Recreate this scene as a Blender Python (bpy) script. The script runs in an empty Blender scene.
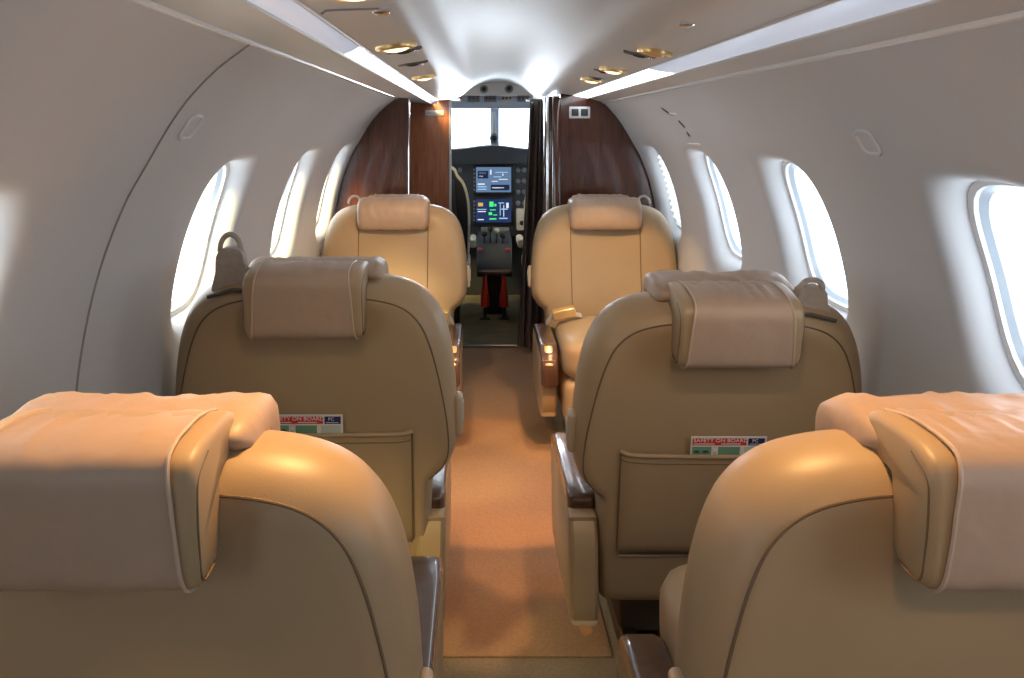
import bpy, bmesh, math, random
from mathutils import Vector, Matrix, noise
random.seed(7)
S = bpy.context.scene
COL = S.collection
PI = math.pi
CAMZ = 1.12
def W(px, py, Y):
    return Vector(((px-478)*Y/900.0, Y, CAMZ-(py-129)*Y/900.0))

# ------------------------------------------------------------------ materials
def new_mat(name):
    m = bpy.data.materials.new(name); m.use_nodes = True
    nt = m.node_tree; b = nt.nodes['Principled BSDF']
    return m, nt, b
def setp(b, **k):
    for n, v in k.items():
        n = n.replace('_', ' ')
        if n in b.inputs: b.inputs[n].default_value = v
def add_bump(nt, b, scale, strength, dist=.002, detail=3, coord='Object'):
    tc = nt.nodes.new('ShaderNodeTexCoord'); nz = nt.nodes.new('ShaderNodeTexNoise')
    nz.inputs['Scale'].default_value = scale; nz.inputs['Detail'].default_value = detail
    bp = nt.nodes.new('ShaderNodeBump'); bp.inputs['Strength'].default_value = strength; bp.inputs['Distance'].default_value = dist
    nt.links.new(tc.outputs[coord], nz.inputs['Vector']); nt.links.new(nz.outputs['Fac'], bp.inputs['Height'])
    nt.links.new(bp.outputs['Normal'], b.inputs['Normal'])
    return tc, nz
def mix_noise(nt, b, c1, c2, scale, detail=4, stretch=(1,1,1)):
    tc = nt.nodes.new('ShaderNodeTexCoord'); mp = nt.nodes.new('ShaderNodeMapping'); mp.inputs['Scale'].default_value = stretch
    nz = nt.nodes.new('ShaderNodeTexNoise'); nz.inputs['Scale'].default_value = scale; nz.inputs['Detail'].default_value = detail
    mx = nt.nodes.new('ShaderNodeMix'); mx.data_type = 'RGBA'
    mx.inputs['A'].default_value = (*c1, 1); mx.inputs['B'].default_value = (*c2, 1)
    rp = nt.nodes.new('ShaderNodeMapRange'); rp.inputs['From Min'].default_value = .35; rp.inputs['From Max'].default_value = .65
    nt.links.new(tc.outputs['Object'], mp.inputs['Vector']); nt.links.new(mp.outputs['Vector'], nz.inputs['Vector'])
    nt.links.new(nz.outputs['Fac'], rp.inputs['Value']); nt.links.new(rp.outputs['Result'], mx.inputs['Factor'])
    nt.links.new(mx.outputs['Result'], b.inputs['Base Color'])
def simple(name, col, rough=.5, metal=0, bump=None, **k):
    m, nt, b = new_mat(name); setp(b, Base_Color=(*col, 1), Roughness=rough, Metallic=metal, **k)
    if bump: add_bump(nt, b, *bump)
    return m
def noisy(name, c1, c2, scale, rough, bump=None, stretch=(1,1,1), **k):
    m, nt, b = new_mat(name); setp(b, Roughness=rough, **k); mix_noise(nt, b, c1, c2, scale, 4, stretch)
    if bump: add_bump(nt, b, *bump)
    return m
def emis(name, col, strength, base=(0,0,0), rough=.3):
    m, nt, b = new_mat(name); setp(b, Base_Color=(*base, 1), Roughness=rough, Emission_Color=(*col, 1), Emission_Strength=strength)
    return m
M = {}
M['leather'] = noisy('tan_leather', (.40,.285,.165), (.42,.30,.175), 6, .42, (420, .12, .001, 2))
M['cover'] = noisy('rose_tan_leather', (.41,.29,.21), (.44,.315,.23), 5, .45, (14, .35, .012, 3))
M['gusset'] = noisy('gusset_leather', (.38,.27,.155), (.40,.28,.16), 6, .45, (400, .12, .001, 2))
M['pipe'] = simple('dark_piping', (.17,.115,.065), .6)
M['lightpipe'] = simple('light_piping', (.5,.38,.29), .5)
M['handle'] = simple('beige_plastic', (.5,.40,.29), .35)
M['web'] = noisy('grey_webbing', (.44,.385,.335), (.52,.455,.395), 90, .85)
M['base'] = simple('seat_base_grey', (.10,.085,.07), .6)
M['steel'] = simple('dark_steel', (.25,.24,.23), .35, 1)
M['gold'] = simple('gold_metal', (.90,.64,.30), .3, .7)
M['chrome'] = simple('polished_metal', (.85,.85,.86), .12, 1)
M['black'] = simple('black_plastic', (.012,.012,.014), .5)
M['dgrey'] = simple('dark_grey_plastic', (.045,.05,.06), .55)
M['glareblue'] = simple('blue_grey_with_glare', (.42,.50,.62), .45)  # blue grey, albedo raised to stand in for windscreen glare
M['mgrey'] = simple('mid_grey_plastic', (.2,.2,.21), .5)
M['white'] = simple('white_plastic', (.75,.75,.74), .35)
M['lgrey'] = simple('light_grey_plastic', (.5,.5,.49), .4)
M['wall'] = noisy('wall_vinyl', (.555,.565,.58), (.575,.585,.60), 2.5, .5, (300, .06, .001, 2))
M['ceil'] = noisy('ceiling_vinyl', (.60,.58,.555), (.62,.60,.575), 2.5, .38, (300, .05, .001, 2))
M['trim'] = simple('trim_plastic', (.80,.80,.80), .22)
M['seam'] = simple('seam_grey', (.30,.29,.28), .6)
M['red'] = simple('red_paint', (.55,.035,.02), .4)
M['cardred'] = simple('card_red', (.62,.045,.03), .45)
M['cardnavy'] = simple('card_navy', (.02,.025,.12), .45)
M['cardgreen'] = simple('card_green', (.16,.33,.22), .45)
M['cardpale'] = simple('card_pale', (.55,.6,.56), .45)
M['carddark'] = simple('card_dark', (.03,.07,.05), .45)
M['cardwhite'] = simple('card_white', (.8,.78,.75), .4)
M['sheepskin'] = noisy('sheepskin', (.68,.63,.50), (.80,.76,.64), 60, .9, (120, .8, .01, 4))
M['curtain'] = noisy('curtain_cloth', (.15,.115,.095), (.20,.155,.13), 12, .8, (250, .3, .002, 2))
M['carpet'] = noisy('carpet', (.27,.205,.14), (.33,.25,.175), 130, .95, (600, .6, .006, 3))
M['runner'] = noisy('runner_carpet', (.36,.215,.125), (.43,.26,.155), 130, .95, (600, .6, .006, 3))
M['cockfloor'] = noisy('cockpit_floor', (.13,.11,.07), (.22,.18,.09), 8, .7)
M['strip'] = emis('cove_lens', (.70,.80,1.0), .32, (.62,.66,.72), .15)
M['striplit'] = emis('cove_lens_lit', (.86,.93,1.0), 3.0, (.62,.66,.72), .15)
M['washglow'] = emis('added_wash_lens', (.85,.93,1.0), 1.6)  # glowing lens of the added ceiling wash lights
M['lampglow'] = emis('warm_bulb', (1.0,.72,.36), 3.0)
M['screenA'] = emis('display_blue', (.12,.20,.34), .8, (.01,.01,.02), .2)
M['screenB'] = emis('display_dark', (.012,.03,.10), .9, (.01,.01,.02), .2)
M['s_green'] = emis('display_green', (.08,.8,.2), .9)
M['s_cyan'] = emis('display_pale', (.35,.6,.85), .8)
M['s_white'] = emis('display_white', (.8,.85,.9), .8)
M['s_navy'] = emis('display_navy', (.01,.02,.07), .6)
M['s_amber'] = emis('display_amber', (.8,.5,.1), .7)
def wood(name, c1, c2, rough=.16, scale=7):
    m, nt, b = new_mat(name)
    tc = nt.nodes.new('ShaderNodeTexCoord'); mp = nt.nodes.new('ShaderNodeMapping'); mp.inputs['Scale'].default_value = (9, 9, .7)
    nz = nt.nodes.new('ShaderNodeTexNoise'); nz.inputs['Scale'].default_value = scale; nz.inputs['Detail'].default_value = 6; nz.inputs['Distortion'].default_value = 1.2
    cr = nt.nodes.new('ShaderNodeValToRGB'); cr.color_ramp.elements[0].color = (*c1, 1); cr.color_ramp.elements[1].color = (*c2, 1)
    cr.color_ramp.elements[0].position = .3; cr.color_ramp.elements[1].position = .7
    nt.links.new(tc.outputs['Object'], mp.inputs['Vector']); nt.links.new(mp.outputs['Vector'], nz.inputs['Vector'])
    nt.links.new(nz.outputs['Fac'], cr.inputs['Fac']); nt.links.new(cr.outputs['Color'], b.inputs['Base Color'])
    setp(b, Roughness=rough, Coat_Weight=.8, Coat_Roughness=.05)
    return m
M['wood'] = wood('dark_mahogany', (.05,.014,.008), (.10,.029,.015))
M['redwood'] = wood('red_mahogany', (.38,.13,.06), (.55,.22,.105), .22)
M['armwood'] = wood('armrest_walnut', (.07,.035,.022), (.12,.06,.038), .28, 5)
def glass(name, tint=(.96,.98,1)):
    m = bpy.data.materials.new(name); m.use_nodes = True; nt = m.node_tree; nt.nodes.clear()
    o = nt.nodes.new('ShaderNodeOutputMaterial'); t = nt.nodes.new('ShaderNodeBsdfTransparent'); t.inputs['Color'].default_value = (*tint, 1)
    g = nt.nodes.new('ShaderNodeBsdfGlossy'); g.inputs['Roughness'].default_value = .02
    mx = nt.nodes.new('ShaderNodeMixShader'); mx.inputs[0].default_value = .05
    nt.links.new(t.outputs[0], mx.inputs[1]); nt.links.new(g.outputs[0], mx.inputs[2]); nt.links.new(mx.outputs[0], o.inputs[0])
    return m
M['glass'] = glass('window_acrylic')
def translucent(name, col):
    m = bpy.data.materials.new(name); m.use_nodes = True; nt = m.node_tree; nt.nodes.clear()
    o = nt.nodes.new('ShaderNodeOutputMaterial'); t = nt.nodes.new('ShaderNodeBsdfTranslucent'); t.inputs['Color'].default_value = (*col, 1)
    g = nt.nodes.new('ShaderNodeBsdfDiffuse'); g.inputs['Color'].default_value = (*col, 1)
    mx = nt.nodes.new('ShaderNodeMixShader'); mx.inputs[0].default_value = .5
    nt.links.new(t.outputs[0], mx.inputs[1]); nt.links.new(g.outputs[0], mx.inputs[2]); nt.links.new(mx.outputs[0], o.inputs[0])
    return m
M['shade'] = translucent('pleated_shade_cloth', (.8,.8,.8))
M['acryl_edge'] = simple('acrylic_edge', (.66,.78,.90), .2)

# ------------------------------------------------------------------ mesh helpers
def link(name, me, mat, parent=None, smooth=True, angle=40):
    if mat is not None and not me.materials: me.materials.append(mat)
    if smooth:
        me.shade_smooth()
        if angle < 180: me.set_sharp_from_angle(angle=math.radians(angle))
    o = bpy.data.objects.new(name, me); COL.objects.link(o)
    if parent: o.parent = parent
    return o
def from_data(name, vs, fs, mat, parent=None, smooth=True, angle=40, xf=None, solid=0):
    me = bpy.data.meshes.new(name)
    if xf: vs = [xf(Vector(v)) for v in vs]
    me.from_pydata([tuple(v) for v in vs], [], fs); me.validate()
    bm = bmesh.new(); bm.from_mesh(me); bmesh.ops.recalc_face_normals(bm, faces=bm.faces)
    bm.to_mesh(me); bm.free()
    return link(name, me, mat, parent, smooth, angle)
class MB:
    """collects shapes of one part"""
    def __init__(s): s.v = []; s.f = []
    def add(s, vs, fs):
        k = len(s.v); s.v += [Vector(v) for v in vs]; s.f += [tuple(i+k for i in f) for f in fs]; return s
    def box(s, c, d, r=.004, seg=2, rot=None, puff=0):
        bm = bmesh.new(); bmesh.ops.create_cube(bm, size=1)
        for v in bm.verts: v.co = Vector((v.co.x*d[0], v.co.y*d[1], v.co.z*d[2]))
        if puff:
            bmesh.ops.subdivide_edges(bm, edges=bm.edges[:], cuts=7, use_grid_fill=True)
            for v in bm.verts:
                p = Vector((2*v.co.x/d[0], 2*v.co.y/d[1], 2*v.co.z/d[2]))
                n = 5.0
                L = (abs(p.x)**n+abs(p.y)**n+abs(p.z)**n)**(1/n); q = p/L if L > 1e-6 else p
                mxx = max(abs(p.x), abs(p.y), abs(p.z)); q = q*mxx
                b = puff*(1-min(1, p.x**2))*(1-min(1, p.y**2)) if abs(p.z) > .99 else 0
                v.co = Vector((q.x*d[0]/2, q.y*d[1]/2, q.z*d[2]/2 + math.copysign(b, p.z)))
        elif r > 0:
            bmesh.ops.bevel(bm, geom=bm.edges[:], offset=min(r, min(d)*.49), segments=seg, affect='EDGES', profile=.5)
        if rot is not None: bmesh.ops.transform(bm, matrix=rot.to_4x4(), verts=bm.verts)
        bmesh.ops.translate(bm, verts=bm.verts, vec=Vector(c))
        bm.verts.index_update(); vs = [v.co.copy() for v in bm.verts]; fs = [tuple(v.index for v in f.verts) for f in bm.faces]; bm.free()
        return s.add(vs, fs)
    def tube(s, pts, r, n=8, closed=False):
        pts = [Vector(p) for p in pts]; N = len(pts); vs = []; fs = []; up = None
        for i, p in enumerate(pts):
            a = pts[(i-1) % N] if (closed or i > 0) else p; b = pts[(i+1) % N] if (closed or i < N-1) else p
            t = (b-a).normalized()
            if up is None:
                up = Vector((0, 0, 1)) if abs(t.z) < .9 else Vector((1, 0, 0))
            x = t.cross(up).normalized(); up = x.cross(t).normalized()
            rr = r[i] if isinstance(r, (list, tuple)) else r
            for j in range(n):
                th = 2*PI*j/n; vs.append(p + (x*math.cos(th)+up*math.sin(th))*rr)
        for i in range(N if closed else N-1):
            for j in range(n):
                k = (i+1) % N
                fs.append((i*n+j, i*n+(j+1) % n, k*n+(j+1) % n, k*n+j))
        if not closed:
            fs.append(tuple(range(n-1, -1, -1))); fs.append(tuple((N-1)*n+j for j in range(n)))
        return s.add(vs, fs)
    def lathe(s, c, axis, prof, n=20):
        """prof: list of (radius, height) along axis"""
        ax = Vector(axis).normalized(); x = ax.orthogonal().normalized(); y = ax.cross(x); vs = []; fs = []
        for r, h in prof:
            for j in range(n):
                th = 2*PI*j/n; vs.append(Vector(c)+ax*h+(x*math.cos(th)+y*math.sin(th))*max(r, 1e-4))
        for i in range(len(prof)-1):
            for j in range(n): fs.append((i*n+j, i*n+(j+1) % n, (i+1)*n+(j+1) % n, (i+1)*n+j))
        fs.append(tuple(range(n-1, -1, -1))); fs.append(tuple((len(prof)-1)*n+j for j in range(n)))
        return s.add(vs, fs)
    def ball(s, c, d, n=16):
        prof = []
        vs = []; fs = []; m = n//2
        for i in range(m+1):
            ph = PI*i/m
            for j in range(n):
                th = 2*PI*j/n
                vs.append(Vector(c)+Vector((d[0]*.5*math.sin(ph)*math.cos(th), d[1]*.5*math.sin(ph)*math.sin(th), d[2]*.5*math.cos(ph))))
        for i in range(m):
            for j in range(n): fs.append((i*n+j, i*n+(j+1) % n, (i+1)*n+(j+1) % n, (i+1)*n+j))
        return s.add(vs, fs)
    def prism(s, poly, a, b, ax='u', bev=.006):
        """closed polygon in (p,q) swept between a and b with softened ends. ax 'u': poly=(y,z) along x; 'y': poly=(x,z) along y"""
        cx = sum(p[0] for p in poly)/len(poly); cy = sum(p[1] for p in poly)/len(poly); N = len(poly)
        st = [(a, 1-bev*7), (a+bev*.35*(1 if b > a else -1), 1-bev*3), (a+bev*(1 if b > a else -1), 1), (b-bev*(1 if b > a else -1), 1), (b-bev*.35*(1 if b > a else -1), 1-bev*3), (b, 1-bev*7)]
        vs = []; fs = []
        for t, k in st:
            for p in poly:
                q0 = cx+(p[0]-cx)*k; q1 = cy+(p[1]-cy)*k
                vs.append(Vector((t, q0, q1)) if ax == 'u' else Vector((q0, t, q1)))
        for i in range(len(st)-1):
            for j in range(N): fs.append((i*N+j, i*N+(j+1) % N, (i+1)*N+(j+1) % N, (i+1)*N+j))
        fs.append(tuple(range(N-1, -1, -1))); fs.append(tuple((len(st)-1)*N+j for j in range(N)))
        return s.add(vs, fs)
    def build(s, name, mat, parent=None, xf=None, angle=40, smooth=True):
        return from_data(name, s.v, s.f, mat, parent, smooth, angle, xf)
def catmull(pts, n=8, closed=False):
    P = [Vector(p) for p in pts]; N = len(P); out = []
    for i in range(N if closed else N-1):
        p1 = P[i]; p2 = P[(i+1) % N]
        p0 = P[(i-1) % N] if (closed or i > 0) else p1*2-p2
        p3 = P[(i+2) % N] if (closed or i < N-2) else p2*2-p1
        for k in range(n):
            t = k/n
            out.append(.5*((2*p1)+(p2-p0)*t+(2*p0-5*p1+4*p2-p3)*t*t+(3*p1-p0-3*p2+p3)*t**3))
    if not closed: out.append(P[-1])
    return out
def tag(o, label=None, cat=None, group=None, kind=None):
    for k, v in (('label', label), ('category', cat), ('group', group), ('kind', kind)):
        if v: o[k] = v
    return o
def empty(name, loc, rz=0, **k):
    o = bpy.data.objects.new(name, None); COL.objects.link(o); o.empty_display_size = .05
    o.location = loc; o.rotation_euler.z = rz
    return tag(o, **k)
def struct(o): o['kind'] = 'structure'; return o
def text_mesh(body, size, mat, name, parent, mtx, extrude=.0003, align='LEFT', sx=1):
    cu = bpy.data.curves.new(name, 'FONT'); cu.body = body; cu.size = size; cu.extrude = extrude; cu.align_x = align
    t = bpy.data.objects.new(name+'_tmp', cu); COL.objects.link(t)
    dg = bpy.context.evaluated_depsgraph_get(); dg.update()
    me = bpy.data.meshes.new_from_object(t.evaluated_get(dg))
    bpy.data.objects.remove(t); bpy.data.curves.remove(cu)
    for v in me.vertices: v.co.x *= sx
    me.transform(mtx); me.materials.clear()
    return link(name, me, mat, parent, smooth=False)

# ------------------------------------------------------------------ cabin shell
XC = .0755
LP = [(-.50,0),(-.565,.12),(-.60,.26),(-.618,.42),(-.622,.56),(-.62,.68),(-.607,.79),(-.582,.90),(-.545,1.0),(-.512,1.06),(-.4615,1.1445),(-.408,1.206),(-.3465,1.2534)]
RP = [(2*XC-x, z) for x, z in LP[:-2]] + [(.572,1.196),(.535,1.234)]
CEIL_L = [(-.3465,1.2534),(-.29,1.2515),(-.231,1.2475)]
STRIP_L = [(-.231,1.2475),(-.201,1.2630)]
VAULT = [(-.201,1.263),(-.17,1.267),(-.13,1.273),(-.10,1.282),(-.068,1.302),(-.02,1.338),(.04,1.364),(.1,1.373),(.16,1.364),(.22,1.338),(.268,1.302),(.30,1.283),(.33,1.275),(.37,1.269),(.40,1.2648)]
STRIP_R = [(.40,1.2648),(.470,1.2524)]
CEIL_R = [(.470,1.2524),(.535,1.234)]
Y0, Y1, Y2, Y3 = -1.0, 3.85, 4.62, 6.5
class Prof:
    def __init__(s, pts, inward):
        s.p = catmull([(x, z, 0) for x, z in pts], 24); s.L = [0]
        for a, b in zip(s.p, s.p[1:]): s.L.append(s.L[-1]+(b-a).length)
        s.len = s.L[-1]; s.inw = inward
    def at(s, t):
        t = max(0, min(s.len, t)); lo = 0; hi = len(s.L)-1
        while hi-lo > 1:
            m = (lo+hi)//2
            if s.L[m] <= t: lo = m
            else: hi = m
        f = (t-s.L[lo])/(s.L[hi]-s.L[lo]); q = s.p[lo].lerp(s.p[hi], f); return q.x, q.y
    def normal(s, t):  # outward
        a = s.at(t-.01); b = s.at(t+.01); d = Vector((b[0]-a[0], b[1]-a[1])).normalized()
        n = Vector((d.y, -d.x)); return n if n.x*s.inw < 0 else -n
    def t_of_z(s, z):
        for i, q in enumerate(s.p):
            if q.y >= z: return s.L[i]
        return s.len
    def ray(s, px, py):
        dx = (px-478)/900; dz = (129-py)/900
        best = None
        for i in range(len(s.p)-1):
            a = s.p[i]; b = s.p[i+1]; az = a.y-CAMZ; bz = b.y-CAMZ
            ca = a.x*dz-az*dx; cb = b.x*dz-bz*dx
            if ca*cb <= 0 and ca != cb:
                f = ca/(ca-cb); x = a.x+(b.x-a.x)*f; z = az+(bz-az)*f
                Y = (x*dx+z*dz)/(dx*dx+dz*dz)
                if Y > 0: best = (Y, s.L[i]+f*(b-a).length)
        return best
PL = Prof(LP, 1); PR = Prof(RP, -1)
WIN_H = .185; WIN_W = .182; DEPTH = .056
def sgp(v, e): return math.copysign(abs(v)**e, v)
def build_wall(name, P, wins, ya, yb):
    """sidewall with flared window recesses"""
    nt_ = 44; dy = .03; ny = int(round((yb-ya)/dy)); dy = (yb-ya)/ny; dt = P.len/nt_
    vs = []; fs = []; idx = {}
    def V(i, j):
        if (i, j) not in idx:
            x, z = P.at(j*dt); idx[(i, j)] = len(vs); vs.append(Vector((x, ya+i*dy, z)))
        return idx[(i, j)]
    holes = []
    for yc in wins:
        tc = P.t_of_z(.872)
        i0 = int(round((yc-.235-ya)/dy)); i1 = int(round((yc+.235-ya)/dy)); j0 = int(round((tc-.245)/dt)); j1 = int(round((tc+.245)/dt))
        holes.append((max(i0, 0), min(i1, ny), j0, j1, yc, tc))
    for i in range(ny):
        for j in range(nt_):
            if any(h[0] <= i < h[1] and h[2] <= j < h[3] for h in holes): continue
            fs.append((V(i, j), V(i+1, j), V(i+1, j+1), V(i, j+1)))
    rims = []
    for i0, i1, j0, j1, yc, tc in holes:
        loop = [(i, j0) for i in range(i0, i1)]+[(i1, j) for j in range(j0, j1)]+[(i, j1) for i in range(i1, i0, -1)]+[(i0, j) for j in range(j1, j0, -1)]
        N = len(loop); prev = [V(i, j) for i, j in loop]
        nrm = P.normal(tc)
        def pt(k, sc, dep):
            i, j = loop[k]; a = ya+i*dy-yc; b = j*dt-tc
            th = math.atan2(b/.245, a/.235); c = math.cos(th); s_ = math.sin(th)
            n = 3.4; r = 1/((abs(c)**n+abs(s_)**n)**(1/n))
            yy = yc+WIN_W*sc*r*c; tt = tc+WIN_H*sc*r*s_
            x, z = P.at(tt); return Vector((x+nrm.x*dep, yy, z+nrm.y*dep)), (a, b)
        rings = [(.5, None)]+[(1.15, 0), (1.10, .0018), (1.055, .006), (1.015, .014), (.988, .025), (.968, .038), (.960, .048), (.955, DEPTH), (.93, DEPTH+.004)]
        for sc, dep in rings:
            cur = []
            for k in range(N):
                if dep is None:
                    p, (a, b) = pt(k, 1.15, 0); i, j = loop[k]; y_ = (ya+i*dy+p.y)/2
                    tq = j*dt
                    x0, z0 = P.at(tq); x, z = (x0+p.x)/2, (z0+p.z)/2
                    # keep on the wall surface
                    tz = P.t_of_z(z); x, z = P.at(tz); v = Vector((x, y_, z))
                else: v, _ = pt(k, sc, dep)
                cur.append(len(vs)); vs.append(v)
            for k in range(N):
                fs.append((prev[k], prev[(k+1) % N], cur[(k+1) % N], cur[k]))
            prev = cur
        def ring(sc, dep, n=48, P=P, yc=yc, tc=tc, nrm=nrm):
            out = []
            for k in range(n):
                th = 2*PI*k/n; c = math.cos(th); s_ = math.sin(th); m = 3.4
                r = 1/((abs(c)**m+abs(s_)**m)**(1/m)); x, z = P.at(tc+WIN_H*sc*r*s_)
                out.append(Vector((x+nrm.x*dep, yc+WIN_W*sc*r*c, z+nrm.y*dep)))
            return out
        rims.append((yc, tc, nrm, ring))
    o = from_data(name, vs, fs, M['wall'], None, True, 180); struct(o)
    return o, rims
LW = [.12, .905, 1.99, 2.85, 3.60]
RW = [-.39, .42, 1.22, 2.05, 2.80, 3.58]
wl, rimsL = build_wall('wall_left', PL, LW, Y0, Y2)
wr, rimsR = build_wall('wall_right', PR, RW, Y0, Y2)
WN = [0]
def portal(c, sx, sy, direction):
    li = bpy.data.lights.new('window_portal', 'AREA'); li.shape = 'RECTANGLE'; li.size = sx; li.size_y = sy
    o = bpy.data.objects.new('window_portal', li); COL.objects.link(o); o.location = c
    o.rotation_euler = Vector(direction).to_track_quat('-Z', 'Y').to_euler(); li.cycles.is_portal = True
for rims, side in ((rimsL, -1), (rimsR, 1)):
    for yc, tc, nrm, ring in rims:
        WN[0] += 1
        b = MB(); A = ring(.955, DEPTH-.006); B = ring(.90, DEPTH-.004); C_ = ring(.89, DEPTH+.012); D = ring(.96, DEPTH+.02); n = len(A)
        fs = []
        for q in range(4):
            for k in range(n): fs.append((q*n+k, q*n+(k+1) % n, ((q+1) % 4)*n+(k+1) % n, ((q+1) % 4)*n+k))
        fr = from_data('window_%d' % WN[0], A+B+C_+D, fs, M['trim'], None, True, 50); struct(fr)
        e = MB(); A2 = ring(.90, DEPTH+.002); B2 = ring(.845, DEPTH+.012); C2 = ring(.845, DEPTH+.03); D2 = ring(.90, DEPTH+.03)
        e.add(A2+B2+C2+D2, fs); e.build('pane_rim', M['acryl_edge'], fr)
        g1 = ring(.87, DEPTH+.022); c = sum(g1, Vector())/n
        from_data('pane', g1+[c], [(k, (k+1) % n, n) for k in range(n)], M['glass'], fr, True, 180)
        if side == 1 and yc > 3.4:     # closed pleated shade in the forward right window
            vs = []; f2 = []; rows = 25
            for r_ in range(rows):
                t_ = -.97+1.94*r_/(rows-1); tt = tc+WIN_H*.84*t_; x, z = PR.at(tt)
                hw = WIN_W*.84*(1-abs(t_)**3.4)**(1/3.4); dd = DEPTH-.012+(.006 if r_ % 2 else -.006)
                for u in (-1, 1): vs.append(Vector((x+nrm.x*dd, yc+u*hw, z+nrm.y*dd)))
            for r_ in range(rows-1): f2.append((2*r_, 2*r_+1, 2*r_+3, 2*r_+2))
            from_data('pleated_shade', vs, f2, M['shade'], fr, False)
        x, z = PL.at(tc) if side < 0 else PR.at(tc)
        portal((x+nrm.x*.12, yc, z+nrm.y*.12), 0.36, .37, (-nrm.x, 0, -nrm.y))

def sweep(name, pts, ya, yb, mat, n=10, ny=24, smooth=True):
    P = catmull([(x, z, 0) for x, z in pts], n) if len(pts) > 2 else [Vector((x, z, 0)) for x, z in pts]
    vs = []; fs = []; k = len(P)
    for i in range(ny+1):
        y = ya+(yb-ya)*i/ny
        for p in P: vs.append(Vector((p.x, y, p.y)))
    for i in range(ny):
        for j in range(k-1): fs.append((i*k+j, i*k+j+1, (i+1)*k+j+1, (i+1)*k+j))
    return vs, fs
cb = MB()
for pts in (CEIL_L, VAULT, CEIL_R): cb.add(*sweep('c', pts, Y0, Y2, None))
# small lips beside the cove lenses
for (x, z), s in ((STRIP_L[0], -1), (STRIP_L[1], 1), (STRIP_R[0], -1), (STRIP_R[1], 1)):
    cb.tube([(x, Y0, z-.001), (x, Y2, z-.001)], .0025, 6)
struct(cb.build('ceiling', M['ceil']))
for pts, nm in ((STRIP_L, 'left'), (STRIP_R, 'right')):
    (xa, za), (xb, zb) = pts
    d = Vector((xb-xa, 0, zb-za)); n_ = Vector((-d.z, 0, d.x)).normalized()
    if n_.z < 0: n_ = -n_
    e = empty('cove_light', (xa, 2.0, za), label='long bluish white cove light strip along the %s edge of the ceiling' % nm, cat='light')
    ysp = 1.55 if nm == 'left' else 2.15
    for ya_, yb_, mt in ((Y0, ysp-.004, 'strip'), (ysp, 4.05, 'striplit'), (4.054, 4.45, 'strip')):
        vs, fs = sweep('s', [(0, 0), (d.x*.5, d.z*.5-.0015), (d.x, d.z)], ya_-2.0, yb_-2.0, None, 4, 30)
        from_data('lens', vs, fs, M[mt], e, True, 60)
    bk = MB(); bk.add(*sweep('s', [(n_.x*.02, n_.z*.02), (d.x+n_.x*.02, d.z+n_.z*.02)], Y0-2.0, 4.45-2.0, None, 4, 2)); bk.build('housing', M['trim'], e)
    cp = MB(); cp.box((d.x/2, 4.46-2.0, d.z/2+.004), (abs(d.x)+.004, .02, .03), .003); cp.build('end_cap', M['trim'], e)
# trims where walls meet the valance
for i, (x, z) in enumerate(((-.3465,1.2534), (.535,1.234))):
    b = MB(); b.tube([(x, Y0, z), (x, Y1-.002, z)], .0058, 8); struct(b.build('trim_%d' % (i+1), M['trim']))
# left wall panel joint
b = MB(); pts = []
for i in range(60):
    t_ = .03+(PL.len-.03)*i/59; x, z = PL.at(t_); nn = PL.normal(t_); pts.append(Vector((x-nn.x*.0005, 1.38, z-nn.y*.0005)))
b.tube(pts, .0022, 6); struct(b.build('trim_3', M['seam']))
# floor
def slab(name, x0, x1, ya, yb, z0, z1, mat, r=0):
    b = MB(); b.box(((x0+x1)/2, (ya+yb)/2, (z0+z1)/2), (x1-x0, yb-ya, z1-z0), r); return b.build(name, mat, smooth=False)
struct(slab('floor', -.62, .77, Y0, Y2, -.04, 0, M['carpet']))
rn = MB()
for q in range(1): rn.box((.085, (1.905+4.60)/2, .003), (.40, 4.60-1.905, .006), .003)
tag(rn.build('aisle_carpet', M['runner']), 'orange tan carpet runner laid along the aisle between the seats', 'carpet')
struct(slab('trim_4', -.36, .36, 4.58, 4.63, -.002, .022, M['steel'], .006))
# aft wall
def arch_panel(name, xs, za_fn, y, thick, mat, z0=0):
    vs = []; fs = []; n = len(xs)
    for yy in (y, y+thick):
        for x in xs:
            vs += [Vector((x, yy, z0)), Vector((x, yy, za_fn(x)))]
    for i in range(n-1):
        a = 2*i; fs.append((a, a+2, a+3, a+1)); c = 2*n+2*i; fs.append((c, c+1, c+3, c+2))
        fs.append((a+1, a+3, c+3, c+1)); fs.append((a, c, c+2, a+2))
    fs.append((0, 1, 2*n+1, 2*n)); m = 2*(n-1); fs.append((m, 2*n+m, 2*n+m+1, m+1))
    return from_data(name, vs, fs, mat, None, False)
outline = LP[5:]+CEIL_L[1:]+VAULT[1:]+CEIL_R+[(.535,1.234)]+RP[::-1][1:7]
outl = [(p[0], p[1]) for p in LP[5:]] + CEIL_L[1:] + VAULT + CEIL_R + RP[::-1][1:8]
def top_z(x):
    for (xa, za), (xb, zb) in zip(outl, outl[1:]):
        if xa <= x <= xb and xb > xa: return za+(zb-za)*(x-xa)/(xb-xa)
    return .68
def full_arch(name, x0, x1, y, th, mat):
    n = 40; xs = [x0+(x1-x0)*i/n for i in range(n+1)]
    return struct(arch_panel(name, xs, lambda x: top_z(x)+.004, y, th, mat))
full_arch('wall_aft', -.62, .771, Y0-.03, .03, M['wall'])
full_arch('wall_front_left', -.622, -.296, Y1, .035, M['wood'])
full_arch('wall_front_right', .352, .773, Y1, .035, M['wood'])
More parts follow.
